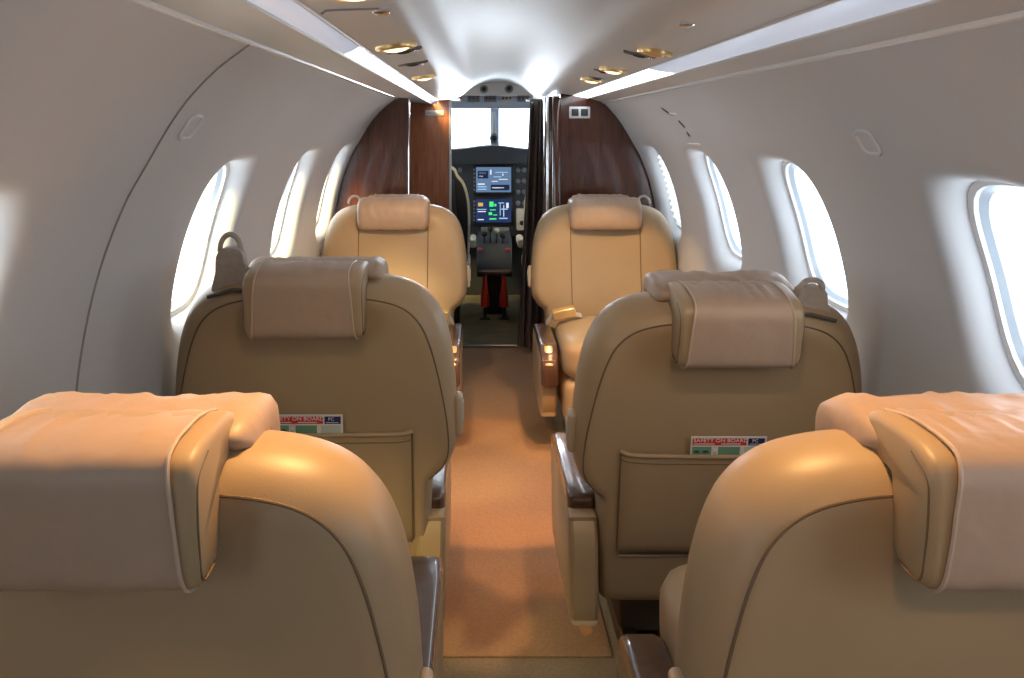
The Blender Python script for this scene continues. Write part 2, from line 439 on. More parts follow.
# wooden edges of the two cabinets, behind the bulkheads
struct(slab('trim_5', -.2985, -.2935, Y1-.003, Y1+.04, 0, 1.247, M['chrome'], .003))
b = MB()
b.box((.337, Y1+.03, .63), (.034, .09, 1.26), .012, 3); struct(b.build('trim_6', M['redwood' if 0 else 'wood']))
for i, x in enumerate((.298, .324)):
    b = MB(); b.tube([(x, Y1+.005, 0), (x, Y1+.005, 1.262)], .0065, 12); struct(b.build('trim_%d' % (7+i), M['chrome']))
b = MB(); b.box((.31, Y1+.055, .63), (.05, .07, 1.262), .008); struct(b.build('trim_9', M['wood']))
# divider door panel of red wood at the cockpit entrance, left
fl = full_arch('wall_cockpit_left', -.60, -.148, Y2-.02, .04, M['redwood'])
full_arch('wall_cockpit_right', .318, .77, Y2, .04, M['wood'])
b = MB(); b.box((-.142, Y2-.005, .64), (.012, .055, 1.28), .004); struct(b.build('trim_10', M['white']))

# ------------------------------------------------------------------ bulkhead fittings
e = empty('door_sign', W(434.5, 113, Y2-.02), label='small white placard near the top of the red wood panel left of the cockpit', cat='sign')
b = MB(); b.box((0, -.004, 0), (.094, .006, .026), .003); b.build('plate', M['white'], e)
b = MB(); b.box((0, -.008, 0), (.08, .003, .014), .001); b.build('inset', M['lgrey'], e)
e = empty('switch_plate', W(579.5, 112.5, Y1), label='white double rocker switch plate on the dark wood bulkhead', cat='switch')
b = MB(); b.box((0, -.004, 0), (.09, .008, .05), .004); b.build('plate', M['white'], e)
for u in (-.02, .02):
    b = MB(); b.box((u, -.0095, 0), (.03, .006, .03), .002); b.build('rocker', M['dgrey'], e)

# ------------------------------------------------------------------ curtain
vs = []; fs = []; nu = 60; nz_ = 30
for k in range(nz_+1):
    f = k/nz_; z = .03+f*(1.262-.03)
    a = W(517+12*f, 0, 4.5).x; c = W(549, 0, 4.5).x
    for i in range(nu+1):
        u = i/nu; ph = u*2*PI*4.5
        x = a+(c-a)*u+.006*math.sin(ph*.5+z*2)
        y = 4.5+.028*math.sin(ph+.4*math.sin(3*z))+.01*math.sin(z*4+u*9)
        vs.append(Vector((x, y, z)))
for k in range(nz_):
    for i in range(nu): q = k*(nu+1)+i; fs.append((q, q+1, q+nu+2, q+nu+1))
e = empty('curtain', (.26, 4.5, .03), label='dark brown pleated curtain gathered at the right of the cockpit entrance', cat='curtain')
o = from_data('curtain_cloth', [v-Vector((.26, 4.5, .03)) for v in vs], fs, M['curtain'], e, True, 180)
b = MB(); b.tube([(-.02, 0, 1.236), (.07, 0, 1.236)], .006, 10); b.build('rail', M['steel'], e)

# ------------------------------------------------------------------ ceiling fittings
def vault_hit(px, py):
    P = catmull([(x, z, 0) for x, z in VAULT], 20); dx = (px-478)/900; dz = (129-py)/900
    for a, b in zip(P, P[1:]):
        ca = a.x*dz-(a.y-CAMZ)*dx; cb2 = b.x*dz-(b.y-CAMZ)*dx
        if ca*cb2 <= 0 and ca != cb2:
            f = ca/(ca-cb2); q = a.lerp(b, f); t = (b-a).normalized()
            Y = (q.x*dx+(q.y-CAMZ)*dz)/(dx*dx+dz*dz)
            if Y > 0: return Vector((q.x, Y, q.y)), math.atan2(t.y, t.x)
def reading_light(px, py, L, label, lit=1, group=None, wdt=.06, at=None):
    p, ang = at or vault_hit(px, py)
    e = empty('reading_light', p, label=label, cat='light', group=group); e.rotation_euler = (0, -ang, 0)
    b = MB(); b.lathe((0, 0, 0), (0, 0, -1), [(.5, -.004), (.5, .004), (.46, .008), (.36, .009), (.34, .004)], 28)
    for v in b.v: v.x *= L; v.y *= wdt
    b.build('bezel', M['gold'] if lit else M['steel'], e)
    b = MB(); b.ball((0, 0, -.006), (L*.62, wdt*.62, .014), 16); b.build('bulb', M['lampglow'] if lit == 1 else M['gold'], e)
    return e, p
def spot(p, target, energy, size, blend, col=(1, .62, .27), r=.015):
    li = bpy.data.lights.new('reading_beam', 'SPOT'); li.energy = energy; li.spot_size = math.radians(size); li.spot_blend = blend; li.color = col; li.shadow_soft_size = r
    o = bpy.data.objects.new('reading_beam', li); COL.objects.link(o); o.location = Vector(p)+Vector((0, 0, -.02))
    o.rotation_euler = (Vector(target)-o.location).to_track_quat('-Z', 'Y').to_euler()
lights = []
for px, py, L, lab, lit in (
    (396, 45, .075, 'lit gold reading light on the left of the ceiling, nearest to the camera', 1),
    (424, 76, .07, 'lit gold reading light on the left of the ceiling, nearest to the bulkhead', 1),
    (655, 50.5, .07, 'gold reading light on the right of the ceiling, nearest to the camera', 2),
    (613, 69, .07, 'lit gold reading light on the right of the ceiling, middle of the row', 1),
    (592, 79, .07, 'lit gold reading light on the right of the ceiling, nearest to the bulkhead', 1)):
    lights.append(reading_light(px, py, L, lab, lit)[1])
def air_vent(px, py, label, L=.07, wdt=.03):
    p, ang = vault_hit(px, py)
    e = empty('air_vent', p, label=label, cat='vent'); e.rotation_euler = (0, -ang, 0)
    b = MB(); b.lathe((0, 0, 0), (0, 0, -1), [(.5, -.004), (.5, .002), (.45, .004), (.34, .004), (.32, .001)], 28)
    for v in b.v: v.x *= L; v.y *= wdt
    b.build('bezel', M['steel'], e)
    b = MB(); b.ball((0, 0, -.002), (L*.5, wdt*.5, .012), 14); b.build('nozzle', M['dgrey'], e)
    b = MB(); b.ball((L*.32, 0, -.004), (.008, .008, .008), 10); b.build('adjuster', M['chrome'], e)
air_vent(404, 50, 'dark slim air vent close to the nearest left reading light')
air_vent(413, 63, 'small air vent between the two left reading lights')
air_vent(640, 54, 'dark slim air vent close to the nearest right reading light')
air_vent(603, 70.5, 'small dark air vent close to the middle right reading light', .05, .02)
air_vent(597, 77.5, 'small dark air vent close to the farthest right reading light', .05, .02)
# reading lights over the aft seats, out of the frame above the camera
for x, y, nm in ((-.13, .98, 'rear left seat'), (.33, .98, 'rear right seat'), (.33, .15, 'space behind the rear right seat')):
    P_, a_ = Vector((x, y, top_z(x))), (.15 if x < 0 else -.15)
    lights.append(reading_light(0, 0, .07, 'lit gold reading light above the %s' % nm, 1, at=(P_, a_))[1])
# ceiling hatch joints
b = MB(); q = [vault_hit(px, py)[0] for px, py in ((322, 13), (326, 10), (340, 9), (360, 8.5), (378, 8))]
b.tube([v+Vector((0, 0, -.0005)) for v in q], .002, 6); tag(b.build('panel_joint', M['seam']), 'fine joint line of a ceiling panel at the upper left', 'joint line')
for px, py, s in ((381, 10, 'left'), (687, 23, 'right')):
    p, a = vault_hit(px, py); b = MB(); b.lathe((0, 0, 0), (0, 0, -1), [(.012, -.002), (.012, .003), (.008, .006), (.003, .0065)], 16)
    o = b.build('ceiling_fastener', M['chrome']); o.location = p; tag(o, 'tiny shiny fastener on the %s of the ceiling' % s, 'fastener')

# ------------------------------------------------------------------ wall fittings
def wall_frame(P, side):
    def f(px, py):
        Y, t = P.ray(px, py); return Y, t
    return f
def mask_cover(P, corners_px, label):
    c = [P.ray(*q) for q in corners_px]; yc = sum(a for a, _ in c)/len(c); tc = sum(b for _, b in c)/len(c)
    x, z = P.at(tc); n = P.normal(tc)
    e = empty('oxygen_mask_cover', (x, yc, z), label=label, cat='cover')
    hy = .031; ht = .022; loop = []
    for k in range(40):
        th = 2*PI*k/40; r = 1/((abs(math.cos(th))**4+abs(math.sin(th))**4)**.25)
        yy = hy*r*math.cos(th); tt = ht*r*math.sin(th); x2, z2 = P.at(tc+tt)
        loop.append(Vector((x2-x, yy, z2-z))-Vector((n.x, 0, n.y))*.0015)
    b = MB(); b.tube(loop, .0034, 6, True); b.build('rim', M['trim'], e)
    cc = sum(loop, Vector())/40
    from_data('lid', [v*.93 for v in loop]+[cc*.93], [(k, (k+1) % 40, 40) for k in range(40)], M['wall'], e)
mask_cover(PL, [(197, 118), (183, 136)], 'oval framed oxygen mask cover on the left wall above the window')
mask_cover(PR, [(856, 133), (882, 151)], 'oval framed oxygen mask cover on the right wall between two windows')
for i, (pa, pb, lab, mt) in enumerate((((662, 108), (669, 113), 'uppermost dark little plate in the row on the right wall above the third window', 'dgrey'),
        ((670, 114), (677, 114.5), 'pale little tab below the uppermost dark plate on the right wall', 'trim'),
        ((679, 121), (685, 127), 'middle dark little plate in the row on the right wall above the third window', 'dgrey'),
        ((687, 132), (690, 136), 'lowest dark little plate in the row on the right wall above the third window', 'dgrey'),
        ((688, 144.5), (700, 144.5), 'pale small grip tab on the right wall just above the third window', 'trim'))):
    A, B = PR.ray(*pa), PR.ray(*pb); m = ((A[0]+B[0])/2, (A[1]+B[1])/2); x, z = PR.at(m[1]); n = PR.normal(m[1])
    p1 = Vector((PR.at(A[1])[0], A[0], PR.at(A[1])[1])); p2 = Vector((PR.at(B[1])[0], B[0], PR.at(B[1])[1])); c = (p1+p2)/2
    d = (p2-p1); L = d.length; d.normalize(); nn = Vector((n.x, 0, n.y)); s2 = nn.cross(d).normalized()
    mt_ = Matrix((d, s2, nn)).transposed(); b = MB(); b.box((0, 0, 0), (L, .012 if mt == 'dgrey' else .008, .005), .0015, rot=mt_)
    o = b.build('placard', M[mt]); o.location = c; tag(o, lab, 'placard')

# ------------------------------------------------------------------ seats
HALF = [(.0,.162),(.12,.162),(.205,.163),(.226,.172),(.231,.205),(.231,.30),(.231,.37),(.236,.408),(.258,.43),(.279,.465),(.2835,.52),(.281,.59),(.275,.655),(.263,.715),(.241,.764),(.204,.797),(.148,.814),(.07,.820),(.0,.821)]
_h = catmull([(u, z, 0) for u, z in HALF], 6)
OUT = [(p.x, p.y) for p in _h]+[(-p.x, p.y) for p in _h[-2:0:-1]]
ZC, HH = .55, .30
def oring(y, ins, zoff=0):
    out = []
    for u, z in OUT:
        g = max(0, min(1, (z-.44)/.30)); g = .40+.60*g*g*(3-2*g)
        hw = .27; k = 1-ins*g/hw; kz = 1-ins*g/HH
        out.append(Vector((u*k, y, ZC+(z-ZC)*kz)))
    return out
BT = .135
def hl(p):  # half width at height (upright)
    return None
def make_seat(loc, rz, label, tilt=8, kind='fwd', aisle=1, arm_dz=0, arm_in=.02, belt=1, drop=0.0, cw=.415, cz=0, hx=0, rw=.139, belt_k=1.0, pocket=True):
    """seat faces local +y; aisle = sign of local u on the aisle side"""
    root = empty('passenger_seat', loc, rz, label=label, cat='seat', group='tan leather passenger seats')
    R = Matrix.Rotation(math.radians(tilt), 4, 'X'); pv = Vector((0, 0, .30))
    T = lambda p: (R @ (p-pv))+pv-Vector((0, 0, drop))
    # ---- backrest
    prof = [(0, .040), (.003, .034), (.010, .024), (.022, .012), (.040, .004), (.062, 0), (.085, .001), (.105, .008), (.122, .022), (.132, .042), (BT, .058)]
    rings = [oring(y, i) for y, i in prof]; vs = []; fs = []; N = len(OUT)
    for k, r in enumerate(rings): vs += r
    for k in range(len(rings)-1):
        for j in range(N): fs.append((k*N+j, k*N+(j+1) % N, (k+1)*N+(j+1) % N, (k+1)*N+j))
    def cap(base, ring, y0, dome):
        prev = base; c = Vector((0, y0, ZC))
        for s in (.94, .85, .7, .5, .3, .12):
            cur = len(vs)
            for p in ring:
                q = c+(p-c)*s; q.y = y0+dome(q.x, q.z, s); vs.append(q)
            for j in range(N): fs.append((prev+j, prev+(j+1) % N, cur+(j+1) % N, cur+j))
            prev = cur
        vs.append(Vector((0, y0+dome(0, ZC, 0), ZC)))
        for j in range(N): fs.append((prev+j, prev+(j+1) % N, len(vs)-1))
    cap(0, rings[0], 0, lambda u, z, s: 0)
    cap((len(rings)-1)*N, rings[-1], BT, lambda u, z, s: (-.018*math.exp(-(u/.12)**4)*(1-s**6) + .012*math.exp(-((z-.42)/.09)**2)*(1-s**4)))
    bk = from_data('backrest', vs, fs, M['leather'], root, True, 180, T)
    # piping round the back panel, and centre panel seams in front
    b = MB(); r = [p+Vector((0, -.0004, 0)) for p in oring(.003, .0335)]; n2 = len(r); k0 = next(i for i in range(n2) if r[i].z > .43)
    r = [q for q in r[k0:]+r[:k0] if q.z > .42]; b.tube(r, .0017, 6); b.build('piping', M['pipe'], bk, T)
    def fy(u, z):
        s_ = min(1, max(abs(u)/.222, abs(z-ZC)/.23)); return BT+(-.018*math.exp(-(u/.12)**4)*(1-s_**6) + .012*math.exp(-((z-.42)/.09)**2)*(1-s_**4))
    for u in (-.132, .132):
        b = MB(); b.tube([(u*(1+.05*(z-.5)), fy(u, z)+.0006, z) for z in [.36+.015*k for k in range(26)]], .0018, 6); b.build('front_seam', M['pipe'], bk, T)
    b = MB(); b.tube([(u, -.001, .288) for u in [-.192+.0192*k for k in range(21)]], .0022, 6); b.build('hem_seam', M['lightpipe'], bk, T)
    # ---- headrest
    TH = lambda p: T(p+Vector((hx, 0, 0)))
    hr_poly = [(.128,.722),(.150,.712),(.170,.718),(.182,.745),(.184,.785),(.176,.812),(.155,.829),(.125,.838),(.085,.842),(.052,.839),(.034,.828),(.040,.815),(.07,.810),(.112,.806),(.128,.785)]
    def soft(poly, a, b_, st, wob=0, seed=0):
        P = [Vector((p.x, p.y, 0)) for p in catmull([(y, z, 0) for y, z in poly], 3, True)]; n = len(P); cx = sum(p.x for p in P)/n; cz = sum(p.y for p in P)/n
        vs = []; fs = []
        for f, k in st:
            t = a+(b_-a)*f
            for j, p in enumerate(P):
                q = Vector((t, cx+(p.x-cx)*k, cz+(p.y-cz)*k))
                if wob: q += Vector((0, 1, 1))*wob*noise.noise(Vector((t*70+seed, p.x*26, p.y*26)))*min(1, k)
                vs.append(q)
        for i in range(len(st)-1):
            for j in range(n): fs.append((i*n+j, i*n+(j+1) % n, (i+1)*n+(j+1) % n, (i+1)*n+j))
        fs.append(tuple(range(n-1, -1, -1))); fs.append(tuple((len(st)-1)*n+j for j in range(n)))
        return vs, fs
    seed = random.random()*50
    st = [(0, .40), (.006, .64), (.02, .84), (.045, .95)]+[(.04+.92*k/26, 1.0) for k in range(1, 26)]+[(.955, .95), (.98, .84), (.994, .64), (1, .40)]
    vs, fs = soft(hr_poly, -rw, rw, st, .0042, seed)
    if kind == 'fwd': pass
    hd = from_data('headrest', vs, fs, M['cover'], root, True, 180, TH)
    # padded block hanging over the back, with a paler cover wrapped round it
    blk = [(.0,.735),(-.03,.728),(-.052,.730),(-.064,.742),(-.068,.77),(-.071,.815),(-.070,.836),(-.060,.851),(-.03,.857),(.02,.854),(.06,.848),(.075,.835),(.05,.815),(.012,.812),(.006,.79)]
    st2 = [(0, .86), (.012, .96), (.04, 1.0)]+[(.04+.92*k/10, 1.0) for k in range(1, 10)]+[(.96, 1), (.988, .96), (1, .86)]
    vs, fs = soft(blk, -.110, .110, st2, 0)
    gp = from_data('rear_pad', vs, fs, M['gusset'], hd, True, 180, TH)
    face = [(-.028,.7255),(-.052,.728),(-.066,.741),(-.0705,.77),(-.0740,.815),(-.0728,.840),(-.060,.855),(-.03,.8595),(.02,.8545),(.055,.847),(.078,.840)]
    F = catmull([(y, z, 0) for y, z in face], 4); vs = []; fs = []; nu = 25; nf = len(F)
    for i in range(nu):
        f = -1+2*i/(nu-1)
        for k, p in enumerate(F):
            hw = .101-.016*min(1, k/nf*1.7)
            w = .0016*noise.noise(Vector((f*3+seed, p.x*30, p.y*18)))+(.006*noise.noise(Vector((f*11+seed, p.y*30, 3)))*min(1, (k-nf*.55)/(nf*.2)) if k > nf*.55 else 0)
            vs.append(Vector((f*hw, p.x+w*.7, p.y+abs(w))))
    for i in range(nu-1):
        for k in range(nf-1): fs.append((i*nf+k, (i+1)*nf+k, (i+1)*nf+k+1, i*nf+k+1))
    cv = from_data('headrest_cover', vs, fs, M['cover'], hd, True, 180, TH)
    for i in (0, nu-1):
        b = MB(); b.tube([Vector(vs[i*nf+k]) for k in range(nf)], .0022, 6); b.build('cover_piping', M['lightpipe'], hd, TH)
    for s in (-1, 1):
        b = MB(); b.tube([(s*.1095, y, z) for y, z in [(p.x, p.y) for p in catmull([(-.012,.733),(-.050,.737),(-.060,.77),(-.063,.815),(-.058,.835),(-.03,.846)], 4)]], .0014, 6); b.build('pad_seam', M['pipe'], hd, TH)
    # ---- shoulder belt guide on the outboard corner
    s = -aisle
    if belt > 0:
        k = belt_k
        b = MB(); z0 = .80
        poly = [(s*.125, z0), (s*.195, z0-.015), (s*.190, z0+.03*k), (s*.183, z0+.072*k), (s*.140, z0+.077*k), (s*.130, z0+.035*k)]
        pts = catmull([(x, z, 0) for x, z in poly], 3, True)
        b.prism([(p.x, p.y) for p in pts], .035, .062, 'y', .004)
        g = b.build('shoulder_belt', M['web'], root, T)
        b = MB(); c = (s*.161, .048, z0+.07*k)
        b.tube([Vector(c)+Vector((.021*math.cos(a), 0, .034*k*math.sin(a))) for a in [PI*i/14 for i in range(15)]], .0055, 8)
        b.build('belt_loop', M['web'], g, T)
        b = MB(); b.tube([(s*.105, .02, z0-.002), (s*.15, .012, z0+.003), (s*.2, .016, z0-.012)], .004, 8); b.build('guide_bar', M['base'], g, T)
    elif belt == 0:
        b = MB(); b.tube([Vector((s*(.155+.024*math.cos(a)), .10, .815+.030*math.sin(a))) for a in [PI*i/12 for i in range(13)]], .005, 8); b.build('belt_loop', M['web'], root, T)
    # ---- literature pocket
    if pocket:
        vs = []; fs = []; nu = 30; nz2 = 16
        for k in range(nz2+1):
            f = k/nz2; z = .296+f*.226
            for i in range(nu+1):
                g_ = -1+2*i/nu
                e1 = 1-abs(g_)**10; e2 = min(1, f/.08)
                y = -.0015-.013*(e1**.5)*(e2**.5)-.004*f*(1-g_**2)
                vs.append(Vector((g_*.196, y, z)))
        for k in range(nz2):
            for i in range(nu): q = k*(nu+1)+i; fs.append((q, q+1, q+nu+2, q+nu+1))
        pk = from_data('literature_pocket', vs, fs, M['leather'], root, True, 180, T)
        top = [vs[nz2*(nu+1)+i] for i in range(nu+1)]
        b = MB(); b.tube([p for p in top], .0042, 8)
        b.build('pocket_hem', M['leather'], pk, T)
        b = MB(); b.tube([Vector((p.x, p.y-.0003, p.z-.016)) for p in top], .0012, 6); 
        b.tube([(-.196, -.003, .520-.022*k) for k in range(11)]+[(-.19, -.004, .295)]+[(-.19+.02*k, -.0035, .2945) for k in range(1, 20)]+[(.196, -.003, .302+.022*k) for k in range(11)], .0016, 6)
        b.build('pocket_stitching', M['lightpipe'] if 0 else M['pipe'], pk, T)
    # ---- cushion, base, track feet
    b = MB(); b.box((0, .335, .345+cz), (cw, .46, .15), puff=.018); cu = b.build('seat_cushion', M['leather'], root, angle=180)
    b = MB(); b.box((0, .33, .20), (.40, .42, .16), .03, 3); b.build('seat_skirt', M['leather'], root)
    b = MB(); b.box((0, .31, .09), (.34, .36, .09), .012); b.build('seat_base', M['base'], root)
    for u in (-.15, .15):
        b = MB(); b.box((u, .30, .028), (.035, .42, .056), .006); b.build('track_foot', M['steel'], root)
    # ---- armrests
    for sg in (-1, 1):
        dz = arm_dz if sg == aisle else 0
        ai = arm_in if sg == aisle else .075; u0, u1 = sg*(.243-ai), sg*(.300-ai)
        b = MB(); pol = [(.0,.142),(.03,.135),(.40,.13),(.435,.145),(.455,.20),(.46,.30),(.45,.345+dz),(.05,.345+dz),(.012,.335+dz),(-.004,.29),(-.006,.2)]
        pts = [(p.x, p.y) for p in catmull([(y, z, 0) for y, z in pol], 3, True)]
        b.prism(pts, u0, u1, 'u', .008); ar = b.build('armrest', M['leather'], root)
        b = MB(); pol = [(.055,.338),(.05,.360),(.065,.372),(.12,.377),(.36,.380),(.43,.372),(.475,.345),(.492,.30),(.490,.255),(.475,.245),(.462,.262),(.455,.305),(.43,.332),(.36,.342),(.12,.340)]
        pts = [(p.x, p.y+dz) for p in catmull([(y, z, 0) for y, z in pol], 3, True)]
        b.prism(pts, sg*(.241-ai), sg*(.299-ai), 'u', .009); cp = b.build('armrest_cap', M['armwood'], ar)
        if kind == 'aft':
            b = MB(); b.box((sg*(.273-ai), .462, .345+dz), (.03, .014, .075), .005, rot=Matrix.Rotation(math.radians(38), 3, 'X')); b.build('release_lever', M['gold'], ar)
    # ---- recline handle on the aisle side of the backrest
    b = MB(); b.box((aisle*.2855, .052, .535), (.018, .034, .085), .0085, 4); hh = b.build('recline_handle', M['handle'], root, T)
    b = MB(); b.box((aisle*.2945, .052, .54), (.004, .016, .045), .0018, 2); b.build('handle_button', M['lgrey'], hh, T)
    # ---- lap belt
    if kind == 'aft':
        b = MB(); pts = catmull([(aisle*.235, .16, .39), (aisle*.205, .20, .432), (aisle*.15, .235, .442), (aisle*.11, .24, .437)], 6)
        for i in range(len(pts)-1): pass
        ring = []; fs = []
        for p in pts:
            for dy, dz2 in ((-.022, .002), (.022, -.003), (.022, .001), (-.022, .006)): ring.append(p+Vector((0, dy, dz2)))
        for i in range(len(pts)-1):
            for j in range(4): fs.append((i*4+j, i*4+(j+1) % 4, (i+1)*4+(j+1) % 4, (i+1)*4+j))
        fs += [(3, 2, 1, 0), tuple(len(ring)-4+j for j in range(4))]
        lb = from_data('lap_belt', ring, fs, M['web'], root, True, 40)
        b = MB(); b.box((aisle*.175, .235, .447), (.085, .055, .034), .006, 3, rot=Matrix.Rotation(aisle*math.radians(12), 3, 'Y')); b.build('buckle', M['gold'], lb)
    return root, T
def card(root_loc, rz, T, u0, u1, label, right=True):
    """safety card standing in the pocket; u0 is the left edge seen from behind"""
    e = empty('safety_card', root_loc, rz, label=label, cat='card')
    c0 = .47; c1 = .560; y = -.009
    b = MB(); b.box(((u0+u1)/2, y, (c0+c1)/2), (u1-u0, .0016, c1-c0), .0004, 1); b.build('card_sheet', M['cardwhite'], e, T)
    def quad(name, a, b_, z0, z1, mat, dy=.0012):
        q = MB(); q.box(((a+b_)/2, y-dy, (z0+z1)/2), (b_-a, .0006, z1-z0), 0); q.build(name, mat, e, T, smooth=False)
    w = u1-u0; sp = u0+w*.735
    quad('header_band', u0+.003, sp, .5415, .5565, M['cardred']); quad('emblem_box', sp+.003, u1-.004, .5415, .5565, M['cardnavy'])
    RX = Matrix.Rotation(PI/2, 4, 'X')
    def txt(s, size, a, z, mat, sx=1, name='lettering'):
        o = text_mesh(s, size, mat, name, e, Matrix.Translation((a, y-.0019, z)) @ RX, .0003, 'LEFT', sx)
        for v in o.data.vertices: v.co = T(v.co)
    txt('SAFETY ON BOARD', .0105, u0+.0045, .5488, M['cardwhite'], 1.12)
    txt('PC', .009, sp+.010, .5485, M['cardwhite'], 1.1)
    for k in range(2): quad('small_print', u0+.005+.053*k, u0+.045+.05*k, .5438, .5454, M['cardwhite'], .0016)
    quad('small_print', sp+.006, u1-.008, .5438, .5450, M['cardwhite'], .0016)
    quad('picture', u0+.003, u0+.040, .47, .5385, M['cardgreen']); quad('picture', u0+.043, u0+.05, .47, .5385, M['cardpale'])
    quad('picture', u0+.053, sp-.012, .47, .5385, M['cardgreen']); quad('picture', sp-.004, u1-.004, .47, .5385, M['cardpale'])
    for a, c in ((.006, .018), (.022, .036)):
        q = MB(); q.ball((u0+(a+c)/2, y-.0014, .528), (c-a, .0012, .006), 10); q.build('picture_figure', M['carddark'], e, T)
    q = MB(); q.ball((u0+.046, y-.0016, .532), (.008, .0012, .010), 10); q.build('picture_figure', M['cardwhite'], e, T)
    return e
XL, XR = -.325, .471
seats = {}
make_seat((XL-.0145, .88, 0), 0, 'tan leather seat nearest the camera at lower left, seen from behind', 4, aisle=1, arm_dz=.125, arm_in=.012, belt=-1, drop=.013, rw=.134, hx=-.014)
make_seat((XR+.018, .88, 0), 0, 'tan leather seat nearest the camera at lower right, seen from behind', 4, aisle=-1, arm_dz=.01, arm_in=.02, belt=-1, drop=.013, cw=.44, cz=.035, hx=.012, rw=.124)
r, T = make_seat((XL, 1.79, 0), 0, 'tan leather seat in the middle row on the left, its shoulder belt loop standing up', 7, aisle=1, belt_k=1.0, arm_in=.042, drop=-.008)
card((XL, 1.79, 0), 0, T, -.083, .062, 'safety card in the pocket of the middle left seat, mostly hidden')
r, T = make_seat((XR, 1.79, 0), 0, 'tan leather seat in the middle row on the right, reclined slightly more', 14, aisle=-1, belt_k=.55, arm_in=.012, drop=.017)
card((XR, 1.79, 0), 0, T, -.064, .081, 'red headed safety card in the pocket of the middle right seat')
make_seat((XL, 3.53, 0), PI, 'tan leather seat by the left bulkhead, facing the camera', 8, kind='aft', drop=-.005, aisle=-1, belt=0, arm_in=.035)
make_seat((XR+.018, 3.53, 0), PI, 'tan leather seat by the right bulkhead, facing the camera with its buckle on show', 8, kind='aft', drop=-.005, aisle=1, belt=0, arm_in=.025)

# ------------------------------------------------------------------ cockpit
def cp_box(x0, x1, y0, y1, z0, z1, r=.004, rot=None):
    b = MB(); b.box(((x0+x1)/2, (y0+y1)/2, (z0+z1)/2), (x1-x0, y1-y0, z1-z0), r, rot=rot); return b
struct(slab('floor_cockpit', -.6, .77, Y2, Y3, -.04, 0, M['cockfloor']))
bx = MB()
cy = [(x, z) for x, z in LP[:-1]] + [(-.35,1.25),(-.2,1.33),(-.05,1.375),(.09,1.385),(.23,1.375),(.36,1.33),(.5,1.25)] + RP[::-1][1:]
cw = MB()
cw.add(*sweep('x', LP[:7], Y2, 6.14, None)); cw.add(*sweep('x', LP[6:9], Y2, 5.0, None, 10, 4)); cw.add(*sweep('x', LP[6:9], 5.95, 6.14, None, 10, 4)); o = cw.build('wall_cockpit_side_left', M['dgrey']); struct(o)
cw = MB(); cw.add(*sweep('x', RP[:7], Y2, 6.14, None)); cw.add(*sweep('x', RP[6:9], Y2, 5.0, None, 10, 4)); cw.add(*sweep('x', RP[6:9], 5.95, 6.14, None, 10, 4)); struct(cw.build('wall_cockpit_side_right', M['dgrey']))
# headliner above the crew
hl_ = [(-.56,.97),(-.50,1.12),(-.38,1.25),(-.2,1.33),(-.05,1.372),(.09,1.38),(.23,1.372),(.36,1.33),(.53,1.25),(.65,1.12),(.71,.97)]
cw = MB(); cw.add(*sweep('x', hl_, Y2+.02, 6.14, None)); struct(cw.build('ceiling_cockpit', M['lgrey']))
# transverse header with the two round vents
vs = []
e = empty('overhead_header', (.1, 5.1, 1.3), label='pale arched header with two round air outlets above the cockpit entrance', cat='panel')
pl = [(-.30,.012),(.30,.012),(.30,.022),(.22,.048),(.1,.072),(0,.082),(-.1,.072),(-.22,.048),(-.30,.022)]
b = MB(); b.prism([(p.x, p.y) for p in catmull([(x, z, 0) for x, z in pl], 4, True)], 0, .03, 'y', .003); b.build('header_panel', M['lgrey'], e)
for px in (484, 509):
    p = W(px, 89, 5.1)-Vector((.1, 5.1, 1.3)); b = MB(); b.lathe(p, (0, -1, 0), [(.024, -.005), (.024, .006), (.017, .010), (.013, .004)], 20); ou = b.build('air_outlet', M['mgrey'], e)
    b = MB(); b.ball(p+Vector((0, -.004, 0)), (.024, .014, .024)); b.build('outlet_ball', M['black'], ou)
# overhead switch panel
c = W(490, 100.5, 5.5)
e = empty('overhead_switch_panel', c, label='blue grey overhead switch panel above the windscreen', cat='panel')
b = MB(); b.box((0, 0, 0), (.52, .10, .098), .012, 3); b.build('panel_body', M['glareblue'], e)
for k in range(5):
    b = MB(); b.box((-.2+.1*k, -.053, .012), (.075, .008, .045), .003); mm = b.build('switch_group', M['lgrey' if k in (0, 3) else 'mgrey'], e)
    for i in range(3):
        b = MB(); b.box((-.222+.1*k+.022*i, -.059, .012), (.008, .012, .016), .002); b.build('switch', M['dgrey'], mm)
# windscreen: frame with two panes and a centre post
yw = 6.1
def PX(px, py, y=yw): return W(px, py, y)
wf = MB()
xa, xb = PX(452, 0).x-.12, PX(529, 0).x+.14
zt, zb_ = PX(0, 107).z, PX(0, 152).z
xm0, xm1 = PX(490.5, 0).x, PX(499, 0).x
wf.box(((xa+xb)/2, yw, zt+.09), (1.3, .05, .18), .012)
nb = MB(); nb.box(((xa+xb)/2, yw, (zb_-.03)/2), (1.4, .05, zb_-.03), .012); struct(nb.build('wall_nose', M['dgrey']))
wf.box(((xa+xb)/2, yw-.005, zb_-.015), (1.36, .06, .03), .01)
wf.box((xa-.16, yw, (zt+zb_)/2), (.32, .05, zt-zb_+.05), .012); wf.box((xb+.16, yw, (zt+zb_)/2), (.32, .05, zt-zb_+.05), .012)
w7 = struct(wf.build('window_%d' % (WN[0]+1), M['glareblue']))
b = MB(); b.box(((xm0+xm1)/2, yw, (zt+zb_)/2), (xm1-xm0, .06, zt-zb_+.04), .01, 3); b.build('centre_post', M['glareblue'], w7)
for x0, x1 in ((xa, xm0), (xm1, xb)):
    b = MB(); b.box(((x0+x1)/2, yw+.01, (zt+zb_)/2), (x1-x0, .006, zt-zb_), .001, 1); b.build('pane', M['glass'], w7)
